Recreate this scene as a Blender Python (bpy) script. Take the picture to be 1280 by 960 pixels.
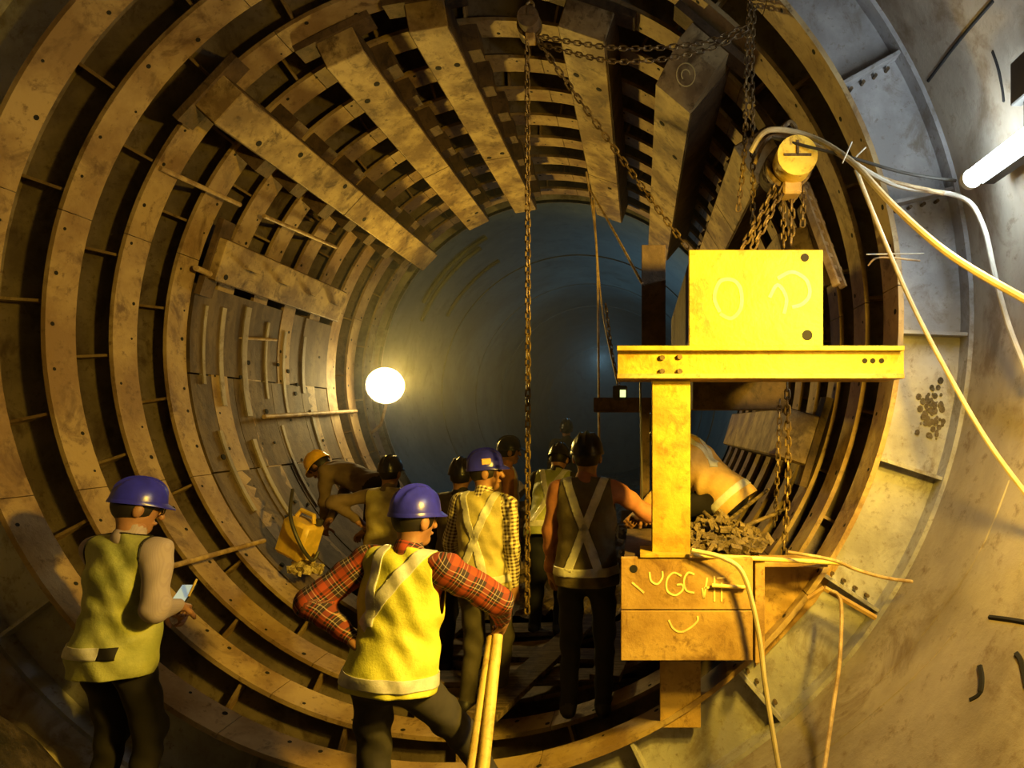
import bpy, bmesh, math, random
import numpy as np
from mathutils import Vector, Matrix
random.seed(7)
sc = bpy.context.scene
for o in list(bpy.data.objects): bpy.data.objects.remove(o)
COL = sc.collection
# ------------------------------------------------------------------ camera, world, lights, exposure
F = 760.0; CX, CZ = 1.125, -0.59
R = 2.5                       # inner radius of the ring flanges, tunnel axis = +Y at x=z=0
cam = bpy.data.cameras.new('camera'); camo = bpy.data.objects.new('camera', cam); COL.objects.link(camo)
camo.location = (CX, 0, CZ); camo.rotation_euler = (math.pi/2, 0, 0)
cam.sensor_width = 36; cam.lens = F/1280*36; cam.shift_x = -160/1280; cam.shift_y = 50/1280
cam.clip_start = .05
sc.camera = camo
w = bpy.data.worlds.new('world'); sc.world = w; w.use_nodes = True
w.node_tree.nodes['Background'].inputs[0].default_value = (.55, .6, .6, 1)
w.node_tree.nodes['Background'].inputs[1].default_value = .004
vs = sc.view_settings
vs.view_transform = 'Standard'; vs.look = 'None'; vs.gamma = 1; vs.use_curve_mapping = False
vs.exposure = 0.0
SODIUM = (1, .60, .05)
FLOOD_W, FAR_W, TUBE_E, DEEP_W = 780, 380, 56, 30
FLOOD_P = (2.42, 1.75, .15); FAR_P = (-2.12, 7.75, -.10)

def P(px, py, Y): return Vector((CX+(px-800)/F*Y, Y, CZ+(530-py)/F*Y))

def light(name, kind, loc, energy, color, radius=.1, aim=None, **kw):
    l = bpy.data.lights.new(name, kind); l.energy = energy; l.color = color
    if kind in ('POINT', 'SPOT'): l.shadow_soft_size = radius
    for k, v in kw.items(): setattr(l, k, v)
    o = bpy.data.objects.new(name, l); COL.objects.link(o); o.location = loc
    if aim is not None: o.rotation_euler = (Vector(aim)-Vector(loc)).to_track_quat('-Z', 'Y').to_euler()
    return o
light('flood_light', 'SPOT', FLOOD_P, FLOOD_W, SODIUM, .10, aim=(-.3, 4.3, -1.05), spot_size=math.radians(114), spot_blend=1.)
light('side_fill_light', 'SPOT', (FLOOD_P[0], FLOOD_P[1]-.15, FLOOD_P[2]-.3), 190, SODIUM, .08, aim=(2.2, 2.9, -2.0), spot_size=math.radians(140), spot_blend=.8)  # extra spot added to brighten the lower right wall, no lamp body
light('far_light', 'SPOT', (FAR_P[0]+.12, FAR_P[1]-.22, FAR_P[2]), FAR_W, (1, .64, .08), .14, aim=(1.6, 5.4, 2.2), spot_size=math.radians(130), spot_blend=.9)
light('deep_fill', 'POINT', (.3, 13.2, .8), DEEP_W, (.35, .75, 1), .2)  # unseen cool fill added to lift the far tunnel

# ------------------------------------------------------------------ materials
def newmat(name):
    m = bpy.data.materials.new(name); m.use_nodes = True
    nt = m.node_tree; b = nt.nodes['Principled BSDF']
    return m, nt, b
def grime(name, c1, c2, c3=None, rough=.65, scale=3., bump=.15, metal=0., fine=26., streak=None):
    """large patches c1/c2, fine rust specks c3, in world coordinates"""
    m, nt, b = newmat(name); N, L = nt.nodes.new, nt.links.new
    g = N('ShaderNodeNewGeometry')
    vec = g.outputs['Position']
    if streak:
        mp = N('ShaderNodeMapping'); mp.inputs['Scale'].default_value = streak; L(vec, mp.inputs[0]); vec = mp.outputs[0]
    n1 = N('ShaderNodeTexNoise'); n1.inputs['Scale'].default_value = scale; n1.inputs['Detail'].default_value = 7; n1.inputs['Roughness'].default_value = .62
    n2 = N('ShaderNodeTexNoise'); n2.inputs['Scale'].default_value = fine; n2.inputs['Detail'].default_value = 5; n2.inputs['Roughness'].default_value = .7
    L(vec, n1.inputs['Vector']); L(g.outputs['Position'], n2.inputs['Vector'])
    r1 = N('ShaderNodeValToRGB'); r1.color_ramp.elements[0].position = .40; r1.color_ramp.elements[1].position = .60
    r1.color_ramp.elements[0].color = (*c1, 1); r1.color_ramp.elements[1].color = (*c2, 1); L(n1.outputs[0], r1.inputs[0])
    out = r1.outputs[0]
    if c3:
        r2 = N('ShaderNodeValToRGB'); r2.color_ramp.elements[0].position = .56; r2.color_ramp.elements[1].position = .70
        r2.color_ramp.elements[0].color = (0, 0, 0, 1); r2.color_ramp.elements[1].color = (.8, .8, .8, 1); L(n2.outputs[0], r2.inputs[0])
        mx = N('ShaderNodeMixRGB'); L(r2.outputs[0], mx.inputs[0]); L(out, mx.inputs[1]); mx.inputs[2].default_value = (*c3, 1); out = mx.outputs[0]
    if c3:
        n3 = N('ShaderNodeTexNoise'); n3.inputs['Scale'].default_value = scale*1.9; n3.inputs['Detail'].default_value = 10; n3.inputs['Roughness'].default_value = .68; n3.inputs['Distortion'].default_value = .6
        mp3 = N('ShaderNodeMapping'); mp3.inputs['Location'].default_value = (7.3, 2.1, 4.4); mp3.inputs['Scale'].default_value = (1, 1, .75); L(g.outputs['Position'], mp3.inputs[0]); L(mp3.outputs[0], n3.inputs['Vector'])
        r3 = N('ShaderNodeValToRGB'); r3.color_ramp.elements[0].position = .53; r3.color_ramp.elements[1].position = .66
        r3.color_ramp.elements[0].color = (0, 0, 0, 1); r3.color_ramp.elements[1].color = (.85, .85, .85, 1); L(n3.outputs[0], r3.inputs[0])
        m3 = N('ShaderNodeMixRGB'); L(r3.outputs[0], m3.inputs[0]); L(out, m3.inputs[1]); m3.inputs[2].default_value = (*c3, 1); out = m3.outputs[0]
    L(out, b.inputs['Base Color'])
    b.inputs['Roughness'].default_value = rough; b.inputs['Metallic'].default_value = metal
    if bump:
        bp = N('ShaderNodeBump'); bp.inputs['Strength'].default_value = bump; bp.inputs['Distance'].default_value = .02
        L(n2.outputs[0], bp.inputs['Height']); L(bp.outputs[0], b.inputs['Normal'])
    return m
def plain(name, c, rough=.6, metal=0.):
    return grime(name, tuple(v*.82 for v in c), tuple(min(1, v*1.12) for v in c), None, rough, 9, .05, metal)
def emit(name, c, s):
    m, nt, b = newmat(name)
    b.inputs['Base Color'].default_value = (*c, 1); b.inputs['Emission Color'].default_value = (*c, 1); b.inputs['Emission Strength'].default_value = s
    return m
M = {}
M['flange'] = grime('rusty tan flange steel', (.24, .15, .065), (.42, .305, .15), (.11, .06, .026), .62, 2.2, .25, fine=16)
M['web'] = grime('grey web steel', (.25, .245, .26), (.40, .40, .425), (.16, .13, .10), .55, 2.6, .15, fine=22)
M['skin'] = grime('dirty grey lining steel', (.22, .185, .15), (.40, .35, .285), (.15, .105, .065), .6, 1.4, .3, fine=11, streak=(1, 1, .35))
M['web_shaded'] = grime('shaded grey web steel', (.13, .10, .075), (.23, .185, .145), (.07, .045, .028), .6, 2.6, .2, fine=22)  # darker copy of the web steel; pocket shade is put into the colour
M['skin_shaded'] = grime('shaded lining steel', (.035, .03, .025), (.09, .078, .065), (.03, .02, .013), .7, 1.8, .3, fine=14)  # darker copy of the lining, carrying the shade between the rings
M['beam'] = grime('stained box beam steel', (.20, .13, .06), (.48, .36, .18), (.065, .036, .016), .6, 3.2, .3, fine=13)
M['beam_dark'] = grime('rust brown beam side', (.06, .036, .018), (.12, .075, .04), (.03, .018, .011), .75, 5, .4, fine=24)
M['yellow'] = grime('yellow stained plate steel', (.29, .195, .02), (.44, .33, .035), (.29, .125, .012), .55, 6.5, .3, fine=15)
M['ochre'] = grime('ochre plate steel', (.30, .18, .055), (.48, .32, .11), (.14, .07, .022), .6, 4.5, .25, fine=18)
M['blue'] = grime('blue grey primer steel', (.075, .10, .11), (.13, .165, .17), (.05, .06, .06), .5, 1.1, .1, fine=9)
M['infill'] = grime('grey brown grout infill', (.075, .048, .024), (.15, .105, .058), (.04, .025, .013), .7, 2.4, .3, fine=12, streak=(1, 3, .7))
M['mud'] = grime('black wet mud', (.02, .016, .012), (.07, .052, .035), (.12, .09, .06), .45, 4, .9, fine=12)
M['rubble'] = grime('brown rubble', (.07, .048, .026), (.20, .145, .08), (.035, .024, .014), .7, 7, .8, fine=30)
M['dark'] = plain('black hollow', (.006, .005, .005), .9)
M['chain'] = grime('rusty chain', (.10, .062, .03), (.26, .18, .08), (.05, .03, .02), .5, 20, .2, .4)
M['rod'] = grime('rusty bar', (.26, .17, .09), (.48, .35, .19), None, .6, 12, .2)
M['cable'] = plain('pale cable sheath', (.50, .42, .27), .5)
M['cable_grey'] = plain('grey cable sheath', (.45, .42, .36), .5)
M['cable_dark'] = plain('dark cable', (.05, .045, .04), .5)
M['wood'] = grime('muddy plank wood', (.05, .034, .018), (.17, .12, .065), (.03, .02, .01), .75, 4, .4, streak=(1, 8, 8))
M['pole'] = grime('yellow pole', (.62, .44, .12), (.80, .62, .22), (.40, .26, .08), .5, 6, .15)
M['bolt'] = grime('dark bolt', (.07, .05, .03), (.16, .11, .06), None, .5, 30, .1, .4)
M['chalk'] = plain('chalk', (.80, .66, .28), .9)
M['drum'] = grime('hoist yellow paint', (.75, .50, .06), (.9, .64, .10), (.35, .2, .04), .45, 9, .1)
M['lamp_glass'] = emit('lamp glow', (1, .74, .28), 60)
M['tube_glow'] = emit('white tube glow', (.80, .95, 1), TUBE_E)
M['small_glow'] = emit('small lamp glow', (.75, .9, .35), 1.5)
M['flood_glass'] = emit('flood glass', (1, .7, .25), 20)
M['jerry'] = plain('yellow jerrycan plastic', (.80, .55, .10), .4)
M['plastic'] = grime('shiny wrap', (.35, .28, .14), (.75, .62, .34), None, .15, 30, .8)
# people
M['skinp'] = plain('skin brown', (.34, .17, .09), .5)
M['hair'] = plain('black hair', (.012, .009, .008), .55)
M['shoe'] = plain('black shoe', (.02, .018, .016), .5)
M['t_black'] = plain('black trousers', (.012, .009, .009), .9)
M['t_jean'] = plain('dark grey jeans', (.045, .04, .04), .85)
M['t_navy'] = plain('navy trousers', (.014, .015, .022), .85)
M['t_olive'] = plain('olive trousers', (.07, .06, .04), .85)
M['s_brown'] = plain('brown shirt', (.16, .11, .07), .85)
M['s_orange'] = plain('orange shirt', (.50, .20, .06), .8)
M['s_pink'] = plain('dusty red shirt', (.42, .17, .10), .8)
M['s_dark'] = plain('dark shirt', (.03, .024, .02), .85)
M['v_lime'] = grime('lime vest cloth', (.34, .37, .12), (.50, .52, .19), None, .6, 7, .25, fine=30)
M['v_yellow'] = grime('yellow green vest cloth', (.62, .62, .07), (.82, .80, .12), None, .6, 7, .25, fine=30)
M['v_tan'] = grime('tan yellow vest cloth', (.46, .40, .15), (.64, .56, .24), None, .65, 7, .25, fine=30)
M['v_olive'] = grime('olive brown vest cloth', (.10, .08, .045), (.16, .13, .07), None, .7, 7, .25, fine=30)
M['v_orange'] = grime('orange tan vest cloth', (.58, .36, .12), (.74, .50, .18), None, .7, 7, .25, fine=30)
M['reflect'] = grime('silver reflective tape', (.58, .57, .53), (.78, .77, .72), None, .35, 14, .15)
M['piping'] = plain('black piping', (.015, .012, .01), .7)
M['h_blue'] = plain('blue helmet shell', (.03, .032, .62), .28)
M['h_dark'] = plain('dark helmet shell', (.02, .018, .03), .3)
M['h_yellow'] = plain('yellow helmet shell', (.85, .50, .05), .3)
M['sticker'] = plain('orange sticker', (.8, .5, .25), .6)
M['phone'] = plain('black phone', (.02, .02, .022), .25)
M['screen'] = emit('phone screen', (.55, .75, .85), .35)
M['glass_frame'] = plain('black glasses', (.01, .01, .01), .3)

def cloth(name, fn, rough=.85):
    m, nt, b = newmat(name); b.inputs['Roughness'].default_value = rough
    N, L = nt.nodes.new, nt.links.new
    at = N('ShaderNodeAttribute'); at.attribute_name = 'cloth'
    sx = N('ShaderNodeSeparateXYZ'); L(at.outputs['Vector'], sx.inputs[0])
    def band(sock, freq, stops, off=0.):
        a = N('ShaderNodeMath'); a.operation = 'MULTIPLY_ADD'; L(sock, a.inputs[0]); a.inputs[1].default_value = freq; a.inputs[2].default_value = off
        f = N('ShaderNodeMath'); f.operation = 'FRACT'; L(a.outputs[0], f.inputs[0])
        r = N('ShaderNodeValToRGB'); r.color_ramp.interpolation = 'CONSTANT'
        el = r.color_ramp.elements
        el[0].position = stops[0][0]; el[0].color = (*stops[0][1], 1); el[1].position = stops[1][0]; el[1].color = (*stops[1][1], 1)
        for p, c in stops[2:]: e = el.new(p); e.color = (*c, 1)
        L(f.outputs[0], r.inputs[0]); return r.outputs[0]
    def mix(a, c, mode='MIX', fac=.5):
        x = N('ShaderNodeMixRGB'); x.blend_type = mode; x.inputs[0].default_value = fac; L(a, x.inputs[1]); L(c, x.inputs[2]); return x.outputs[0]
    L(fn(sx, band, mix), b.inputs['Base Color'])
    return m
RED, BLK, WHT, NAV = (.38, .06, .02), (.02, .01, .01), (.50, .40, .32), (.035, .02, .03)
def plaid(sx, band, mix):
    st = [(0, RED), (.34, BLK), (.46, RED), (.52, BLK), (.60, WHT), (.64, NAV), (.80, WHT), (.83, NAV)]
    return mix(band(sx.outputs[0], 11, st), band(sx.outputs[1], 11, st, .3))
def gingham(sx, band, mix):
    st = [(0, (.85, .76, .50)), (.5, (.10, .06, .035))]
    return mix(band(sx.outputs[0], 42, st), band(sx.outputs[1], 42, st, .2))
def pin(sx, band, mix):
    return band(sx.outputs[1], 150, [(0, (.42, .345, .385)), (.6, (.385, .312, .352))])
M['s_plaid'] = cloth('red plaid shirt', plaid); M['s_gingham'] = cloth('gingham shirt', gingham); M['s_pin'] = cloth('mauve pinstripe shirt', pin)

# ------------------------------------------------------------------ mesh helpers
class MB:
    def __init__(s): s.v = []; s.f = []
    def add(s, v, f):
        n = len(s.v); s.v += [tuple(p) for p in v]; s.f += [tuple(i+n for i in q) for q in f]; return s
    def box(s, a, b, M4=None, bev=0):
        (x0, y0, z0), (x1, y1, z1) = a, b
        if bev:
            bm = bmesh.new(); bmesh.ops.create_cube(bm, size=1)
            for v in bm.verts: v.co = Vector(((x0+x1)/2+v.co.x*(x1-x0), (y0+y1)/2+v.co.y*(y1-y0), (z0+z1)/2+v.co.z*(z1-z0)))
            bmesh.ops.bevel(bm, geom=list(bm.edges), offset=bev, segments=1, affect='EDGES')
            bm.verts.index_update(); v = [p.co.copy() for p in bm.verts]; f = [[q.index for q in fc.verts] for fc in bm.faces]; bm.free()
        else:
            v = [Vector(p) for p in ((x0,y0,z0),(x1,y0,z0),(x1,y1,z0),(x0,y1,z0),(x0,y0,z1),(x1,y0,z1),(x1,y1,z1),(x0,y1,z1))]
            f = [(0,3,2,1),(4,5,6,7),(0,1,5,4),(1,2,6,5),(2,3,7,6),(3,0,4,7)]
        if M4 is not None: v = [M4 @ p for p in v]
        return s.add(v, f)
    def prism(s, poly, y0, y1, M4=None):
        """poly = (x,z) list, extruded along y"""
        n = len(poly); v = [Vector((x, y0, z)) for x, z in poly]+[Vector((x, y1, z)) for x, z in poly]
        if M4 is not None: v = [M4 @ p for p in v]
        f = [tuple(range(n)), tuple(range(2*n-1, n-1, -1))]+[(i, i+n, (i+1) % n+n, (i+1) % n) for i in range(n)]
        return s.add(v, f)
    def tube(s, pts, r, n=8, caps=True):
        pts = [Vector(p) for p in pts]; k = len(pts); v = []; up = None
        for i, p in enumerate(pts):
            t = (pts[min(i+1, k-1)]-pts[max(i-1, 0)]).normalized()
            if up is None: up = t.orthogonal().normalized()
            up = (up-t*up.dot(t)).normalized(); sd = t.cross(up)
            rr = r[i] if isinstance(r, (list, tuple)) else r
            v += [p+(up*math.cos(a)+sd*math.sin(a))*rr for a in (2*math.pi*j/n for j in range(n))]
        f = [(i*n+j, i*n+(j+1) % n, (i+1)*n+(j+1) % n, (i+1)*n+j) for i in range(k-1) for j in range(n)]
        if caps: f += [tuple(range(n-1, -1, -1)), tuple(range((k-1)*n, k*n))]
        return s.add(v, f)
    def arc(s, prof, a0, a1, n, closed=False):
        """closed profile of (radius, y) swept about the tunnel axis"""
        k = len(prof); v = []
        m = n if closed else n+1
        for i in range(m):
            a = a0+(a1-a0)*i/n; c, sn = math.cos(a), math.sin(a)
            v += [(r*c, y, r*sn) for r, y in prof]
        f = []
        for i in range(n):
            for j in range(k): f.append((i*k+j, i*k+(j+1) % k, ((i+1) % m)*k+(j+1) % k, ((i+1) % m)*k+j))
        if not closed: f += [tuple(range(k-1, -1, -1)), tuple(range(n*k, n*k+k))]
        return s.add(v, f)
    def mesh(s, name, mat, smooth=False):
        me = bpy.data.meshes.new(name); me.from_pydata(s.v, [], s.f)
        bm = bmesh.new(); bm.from_mesh(me); bmesh.ops.recalc_face_normals(bm, faces=bm.faces); bm.to_mesh(me); bm.free()
        me.materials.append(M[mat])
        if smooth:
            me.polygons.foreach_set('use_smooth', [True]*len(me.polygons))
            me.set_sharp_from_angle(angle=math.radians(40))
        return me
    def build(s, name, mat, parent=None, smooth=False): return link(name, s.mesh(name, mat, smooth), parent)
def link(name, me, parent=None):
    o = bpy.data.objects.new(name, me); COL.objects.link(o)
    if parent is not None: o.parent = parent
    return o
def tag(o, label=None, cat=None, group=None, kind=None):
    if label: o['label'] = label
    if cat: o['category'] = cat
    if group: o['group'] = group
    if kind: o['kind'] = kind
    return o
def thing(name, label, cat, group=None, loc=(0, 0, 0)):
    o = bpy.data.objects.new(name, None); COL.objects.link(o); o.location = loc; o.empty_display_size = .1
    return tag(o, label, cat, group)
def spline(pts, n=8):
    pts = [Vector(p) for p in pts]; out = []
    for i in range(len(pts)-1):
        p0, p1, p2, p3 = pts[max(i-1, 0)], pts[i], pts[i+1], pts[min(i+2, len(pts)-1)]
        for j in range(n):
            t = j/n
            out.append(.5*((2*p1)+(p2-p0)*t+(2*p0-5*p1+4*p2-p3)*t*t+(3*p1-p0-3*p2+p3)*t**3))
    out.append(pts[-1]); return out

# ------------------------------------------------------------------ the tunnel shell
RO = 2.9
def tubewall(r, y0, y1, n=128, th=.04):
    m = MB(); m.arc([(r, y0), (r, y1), (r+th, y1), (r+th, y0)], 0, 2*math.pi, n, True); return m
YE = 8.55
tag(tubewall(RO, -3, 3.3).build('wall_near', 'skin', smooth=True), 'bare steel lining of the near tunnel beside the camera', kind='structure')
tag(tubewall(RO, 3.3, YE).build('wall_middle', 'skin_shaded', smooth=True), 'lining of the tunnel behind the rings, darkened for shade', kind='structure')
m = MB(); m.arc([(R+.03, YE), (RO+.04, YE), (RO+.04, YE+.04), (R+.03, YE+.04)], 0, 2*math.pi, 128, True)
tag(m.build('trim_1', 'web', smooth=True), 'annular step where the tunnel narrows', kind='structure')
far = tag(tubewall(R+.03, YE, 24).build('wall_far', 'blue', smooth=True), 'blue grey smooth far tunnel lining', kind='structure')
for i, y in enumerate((11.2, 13.5, 16.)):
    m = MB(); m.arc([(R+.012, y), (R+.012, y+.08), (R+.03, y+.08), (R+.03, y)], 0, 2*math.pi, 96, True)
    m.build('joint_rib', 'blue', far, True)
m = MB()
for y, a0, a1 in ((9.15, 118, 150), (9.4, 122, 156), (10.3, 120, 150)):
    m.tube([((R+.015)*math.cos(math.radians(a)), y+(a-a0)*.004, (R+.015)*math.sin(math.radians(a))) for a in np.linspace(a0, a1, 18)], .035)
tag(m.build('pipe_run', 'blue', far, True), 'thin curved conduits on the far lining')
m = MB(); m.arc([(.01, 24), (R+.1, 24), (R+.1, 24.1), (.01, 24.1)], 0, 2*math.pi, 64, True)
tag(m.build('wall_end', 'blue', smooth=True), 'dark end of the far tunnel', kind='structure')
# mud floors
def mudfloor(name, y0, y1, z, amp, mat, rad, label):
    m = MB(); nx, ny = 40, max(8, int((y1-y0)*10)); hw = math.sqrt(rad*rad-z*z)+.02
    v = []; 
    for j in range(ny+1):
        for i in range(nx+1):
            x = -hw+2*hw*i/nx; y = y0+(y1-y0)*j/ny
            v.append((x, y, z+amp*(math.sin(x*5.1+y*2.3)*.4+math.sin(x*2.2-y*3.7)*.4+random.uniform(-.35, .35))))
    f = [(j*(nx+1)+i, j*(nx+1)+i+1, (j+1)*(nx+1)+i+1, (j+1)*(nx+1)+i) for j in range(ny) for i in range(nx)]
    m.add(v, f); o = m.build(name, mat); tag(o, label, kind='structure'); return o
mudfloor('floor_near', -2.5, 3.2, -2.62, .03, 'mud', RO, 'dark muddy invert in front of the rings')
def mound(name, cx, cy, z0, rx, ry, hh, label, mat='mud'):
    m = MB(); n = 28; v = []
    for j in range(n+1):
        for i in range(n+1):
            u, w_ = -1+2*i/n, -1+2*j/n; q = max(0, 1-(u*u+w_*w_)); v.append((cx+rx*u, cy+ry*w_, z0+hh*q**.8+(.05*math.sin(7*u+3*w_)*math.sin(6*w_)+random.uniform(-.015, .015))*min(1, q*3)))
    m.add(v, [(j*(n+1)+i, j*(n+1)+i+1, (j+1)*(n+1)+i+1, (j+1)*(n+1)+i) for j in range(n) for i in range(n)])
    return tag(m.build(name, mat, smooth=True), label, 'dark mound', kind='stuff')
mound('dark_mound', -1.75, 2.05, -2.6, .85, .85, 1.15, 'dark mound added to blacken the bottom left corner')  # mound put in to darken this corner of the near lining
mudfloor('floor_far', 5.4, 20, -2.28, .10, 'rubble', R+.03, 'muddy rubble floor of the tunnel')

# dusty haze filling the tunnel beyond the workers
hz_ = newmat('tunnel dust haze'); nt = hz_[1]; nt.nodes.remove(hz_[2])
vol = nt.nodes.new('ShaderNodeVolumeScatter'); vol.inputs['Density'].default_value = .022; vol.inputs['Anisotropy'].default_value = .55; vol.inputs['Color'].default_value = (.9, .9, .9, 1)
nt.links.new(vol.outputs[0], nt.nodes['Material Output'].inputs['Volume'])
M['haze'] = hz_[0]
m = MB(); m.tube([(0, 5.6, 0), (0, 20, 0)], R-.03, 48)
tag(m.build('dust_haze', 'haze'), 'thin dust haze in the far part of the tunnel', 'haze', kind='stuff')

# seams and openings in the near right lining
def on_wall(px, py, r):
    """where the pixel's ray meets the cylinder of radius r"""
    d = P(px, py, 1)-Vector((CX, 0, CZ)); a = d.x**2+d.z**2; b = 2*(CX*d.x+CZ*d.z); c = CX**2+CZ**2-r*r
    t = (-b+math.sqrt(b*b-4*a*c))/(2*a); return Vector((CX, 0, CZ))+d*t
def wallstrip(name, pix, wd, mat, label, parent=None):
    r = RO+.3*(max(wd) if isinstance(wd, list) else wd)
    pts = spline([on_wall(x, y, r) for x, y in pix], 6)
    m = MB(); m.tube(pts, wd, 6); o = m.build(name, mat, parent); return o
wn = bpy.data.objects['wall_near']
wallstrip('plate_seam', [(1161, 101), (1200, 50), (1243, 0)], .011, 'dark', '', parent=wn)
wallstrip('plate_seam', [(1238, 772), (1262, 775), (1285, 779)], .012, 'dark', '', parent=wn)
wallstrip('weld_seam', [(1090, 860), (1130, 822), (1180, 760), (1225, 690), (1262, 600)], .006, 'skin', '', parent=wn)
wallstrip('weld_seam', [(1000, 960), (1075, 905), (1150, 840), (1195, 790)], .006, 'skin', '', parent=wn)
o = wallstrip('gouge', [(1226, 832), (1229, 850), (1226, 868), (1214, 876)], [.004]+[.016]*11+[.012]*7, 'dark', '', parent=wn)
o = wallstrip('gouge', [(1272, 818), (1279, 830), (1285, 860)], .014, 'dark', '', parent=wn)
wallstrip('gouge', [(1241, 62), (1248, 82), (1254, 110), (1256, 128)], [.003]+[.010]*17+[.003], 'dark', '', parent=wn)

# ------------------------------------------------------------------ H section rings
NR, PITCH, YK0, FW = 11, .475, 3.23, .20
def yk(k): return YK0+PITCH*k
NSEG = 9; NST = 23
seg = []
for i in range(NSEG):
    a0 = 2*math.pi*i/NSEG+.06; a1 = a0+2*math.pi/NSEG-.0022
    seg.append(MB().arc([(R, 0), (R, FW), (R+.028, FW), (R+.028, 0)], a0, a1, 14).mesh('flange_segment', 'flange', True))
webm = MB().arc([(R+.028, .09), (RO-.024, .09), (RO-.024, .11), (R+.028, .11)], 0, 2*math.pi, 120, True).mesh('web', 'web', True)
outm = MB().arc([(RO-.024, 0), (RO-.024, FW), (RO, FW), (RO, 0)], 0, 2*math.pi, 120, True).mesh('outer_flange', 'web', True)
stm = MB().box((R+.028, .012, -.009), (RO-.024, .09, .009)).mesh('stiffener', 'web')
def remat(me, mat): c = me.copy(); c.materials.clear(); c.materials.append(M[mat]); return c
webd, outd, std = remat(webm, 'web_shaded'), remat(outm, 'web_shaded'), remat(stm, 'flange')
hm = MB()
for i in range(52):
    a = 2*math.pi*(i+random.uniform(-.25, .25))/52; y = random.choice((.045, .155))
    c = Vector((math.cos(a), 0, math.sin(a))); tg = Vector((-c.z, 0, c.x))
    rr = random.uniform(.008, .016)
    hm.add([c*(R-.0015)+tg*rr*math.cos(b)+Vector((0, y+rr*math.sin(b), 0)) for b in (math.pi/4*j for j in range(8))]+[c*(R+.01)+tg*rr*math.cos(b)+Vector((0, y+rr*math.sin(b), 0)) for b in (math.pi/4*j for j in range(8))],
           [tuple(range(8))]+[(j, (j+1) % 8, (j+1) % 8+8, j+8) for j in range(8)])
holem = hm.mesh('bolt_holes', 'dark')
ORD = ['first', 'second', 'third', 'fourth', 'fifth', 'sixth', 'seventh', 'eighth', 'ninth', 'tenth', 'eleventh']
ANG0 = math.radians(-2.2)
for k in range(NR):
    lab = 'nearest steel ring girder with wide flange and grey pockets at right' if k == 0 else \
          'farthest steel ring girder, at the edge of the blue tunnel' if k == NR-1 else '%s steel ring girder from the camera lining the tunnel' % ORD[k]
    t = thing('ring_girder', lab, 'steel ring', 'ring girders lining the tunnel', (0, yk(k), 0))
    for me in seg: link('flange_segment', me, t)
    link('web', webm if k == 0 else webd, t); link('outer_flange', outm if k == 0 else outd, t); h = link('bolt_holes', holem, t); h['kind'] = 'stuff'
    h.rotation_euler = (0, .37*k, 0)
    for i in range(NST):
        o = link('stiffener', stm if k == 0 else std, t); o.rotation_euler = (0, -(ANG0+2*math.pi*i/NST+(0 if k == 0 else .11*k)), 0)
    if k == 0:   # nuts beside the stiffeners of the nearest ring
        nut = MB().tube([(0, .058, 0), (0, .09, 0)], .0105, 6).mesh('nut', 'bolt')
        for i in (2, 1, -2, -3):
            for j in range(4):
                a = ANG0+2*math.pi*i/NST-.012*(1 if i > 0 else -1); rr = R+.08+.075*j
                o = link('nut', nut, t); o.location = (rr*math.cos(a), 0, rr*math.sin(a))
# rust blotches: oil stain on the web at right
stn = MB()
for i in range(80):
    q = P(1166+random.gauss(0, 8), 512+random.gauss(0, 16), yk(0)+.086-.00003*i); rr = random.uniform(.004, .017)
    stn.add([q+Vector((rr*math.cos(b), 0, rr*math.sin(b)*1.2)) for b in (math.pi/4*j for j in range(8))], [tuple(range(8))])
ring1 = [o for o in bpy.data.objects if o.name == 'ring_girder'][0]
so = stn.build('oil_stain', 'mud', ring1); so['kind'] = 'stuff'; so.location = (0, -yk(0), 0)

# flush infill covering the ring pockets on the left
inf = thing('infill_panel', 'grey grouted wall panel between the rings at left', 'wall panel')
for i, (a0, a1) in enumerate(((167.5, 184), (184.3, 203), (203.3, 232))):
    for j in range(4):
        y0 = 4.88+j*.535
        m = MB(); m.arc([(R-.008+.006*((i+j) % 3), y0+.004), (R-.008+.006*((i*2+j) % 3), y0+.531), (R+.09, y0+.531), (R+.09, y0+.004)], math.radians(a0), math.radians(a1), 14)
        m.build('panel', 'infill', inf, True)
for y, a0, a1, wd in ((5.02, 171, 186, .03), (5.22, 170.5, 190, .05), (5.52, 169, 192, .07), (5.86, 171, 188, .03), (6.15, 172, 191, .04), (5.1, 195, 212, .04), (5.5, 197, 221, .05), (6.0, 194, 214, .04), (6.5, 172, 186, .05), (6.6, 190, 215, .05)):
    m = MB(); m.arc([(R-.014, y), (R-.014, y+wd), (R+.02, y+wd), (R+.02, y)], math.radians(a0), math.radians(a1), 12); m.build('cover_strip', 'skin', inf, True)
m = MB()
for i in range(26):
    a = math.radians(random.uniform(172, 225)); y = random.uniform(4.95, 6.9); c = Vector((math.cos(a), 0, math.sin(a)))
    m.tube([c*(R-.012)+Vector((0, y, 0)), c*(R+.03)+Vector((0, y, 0))], random.uniform(.014, .026), 7)
h = m.build('grout_holes', 'dark', inf); h['kind'] = 'stuff'

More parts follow.
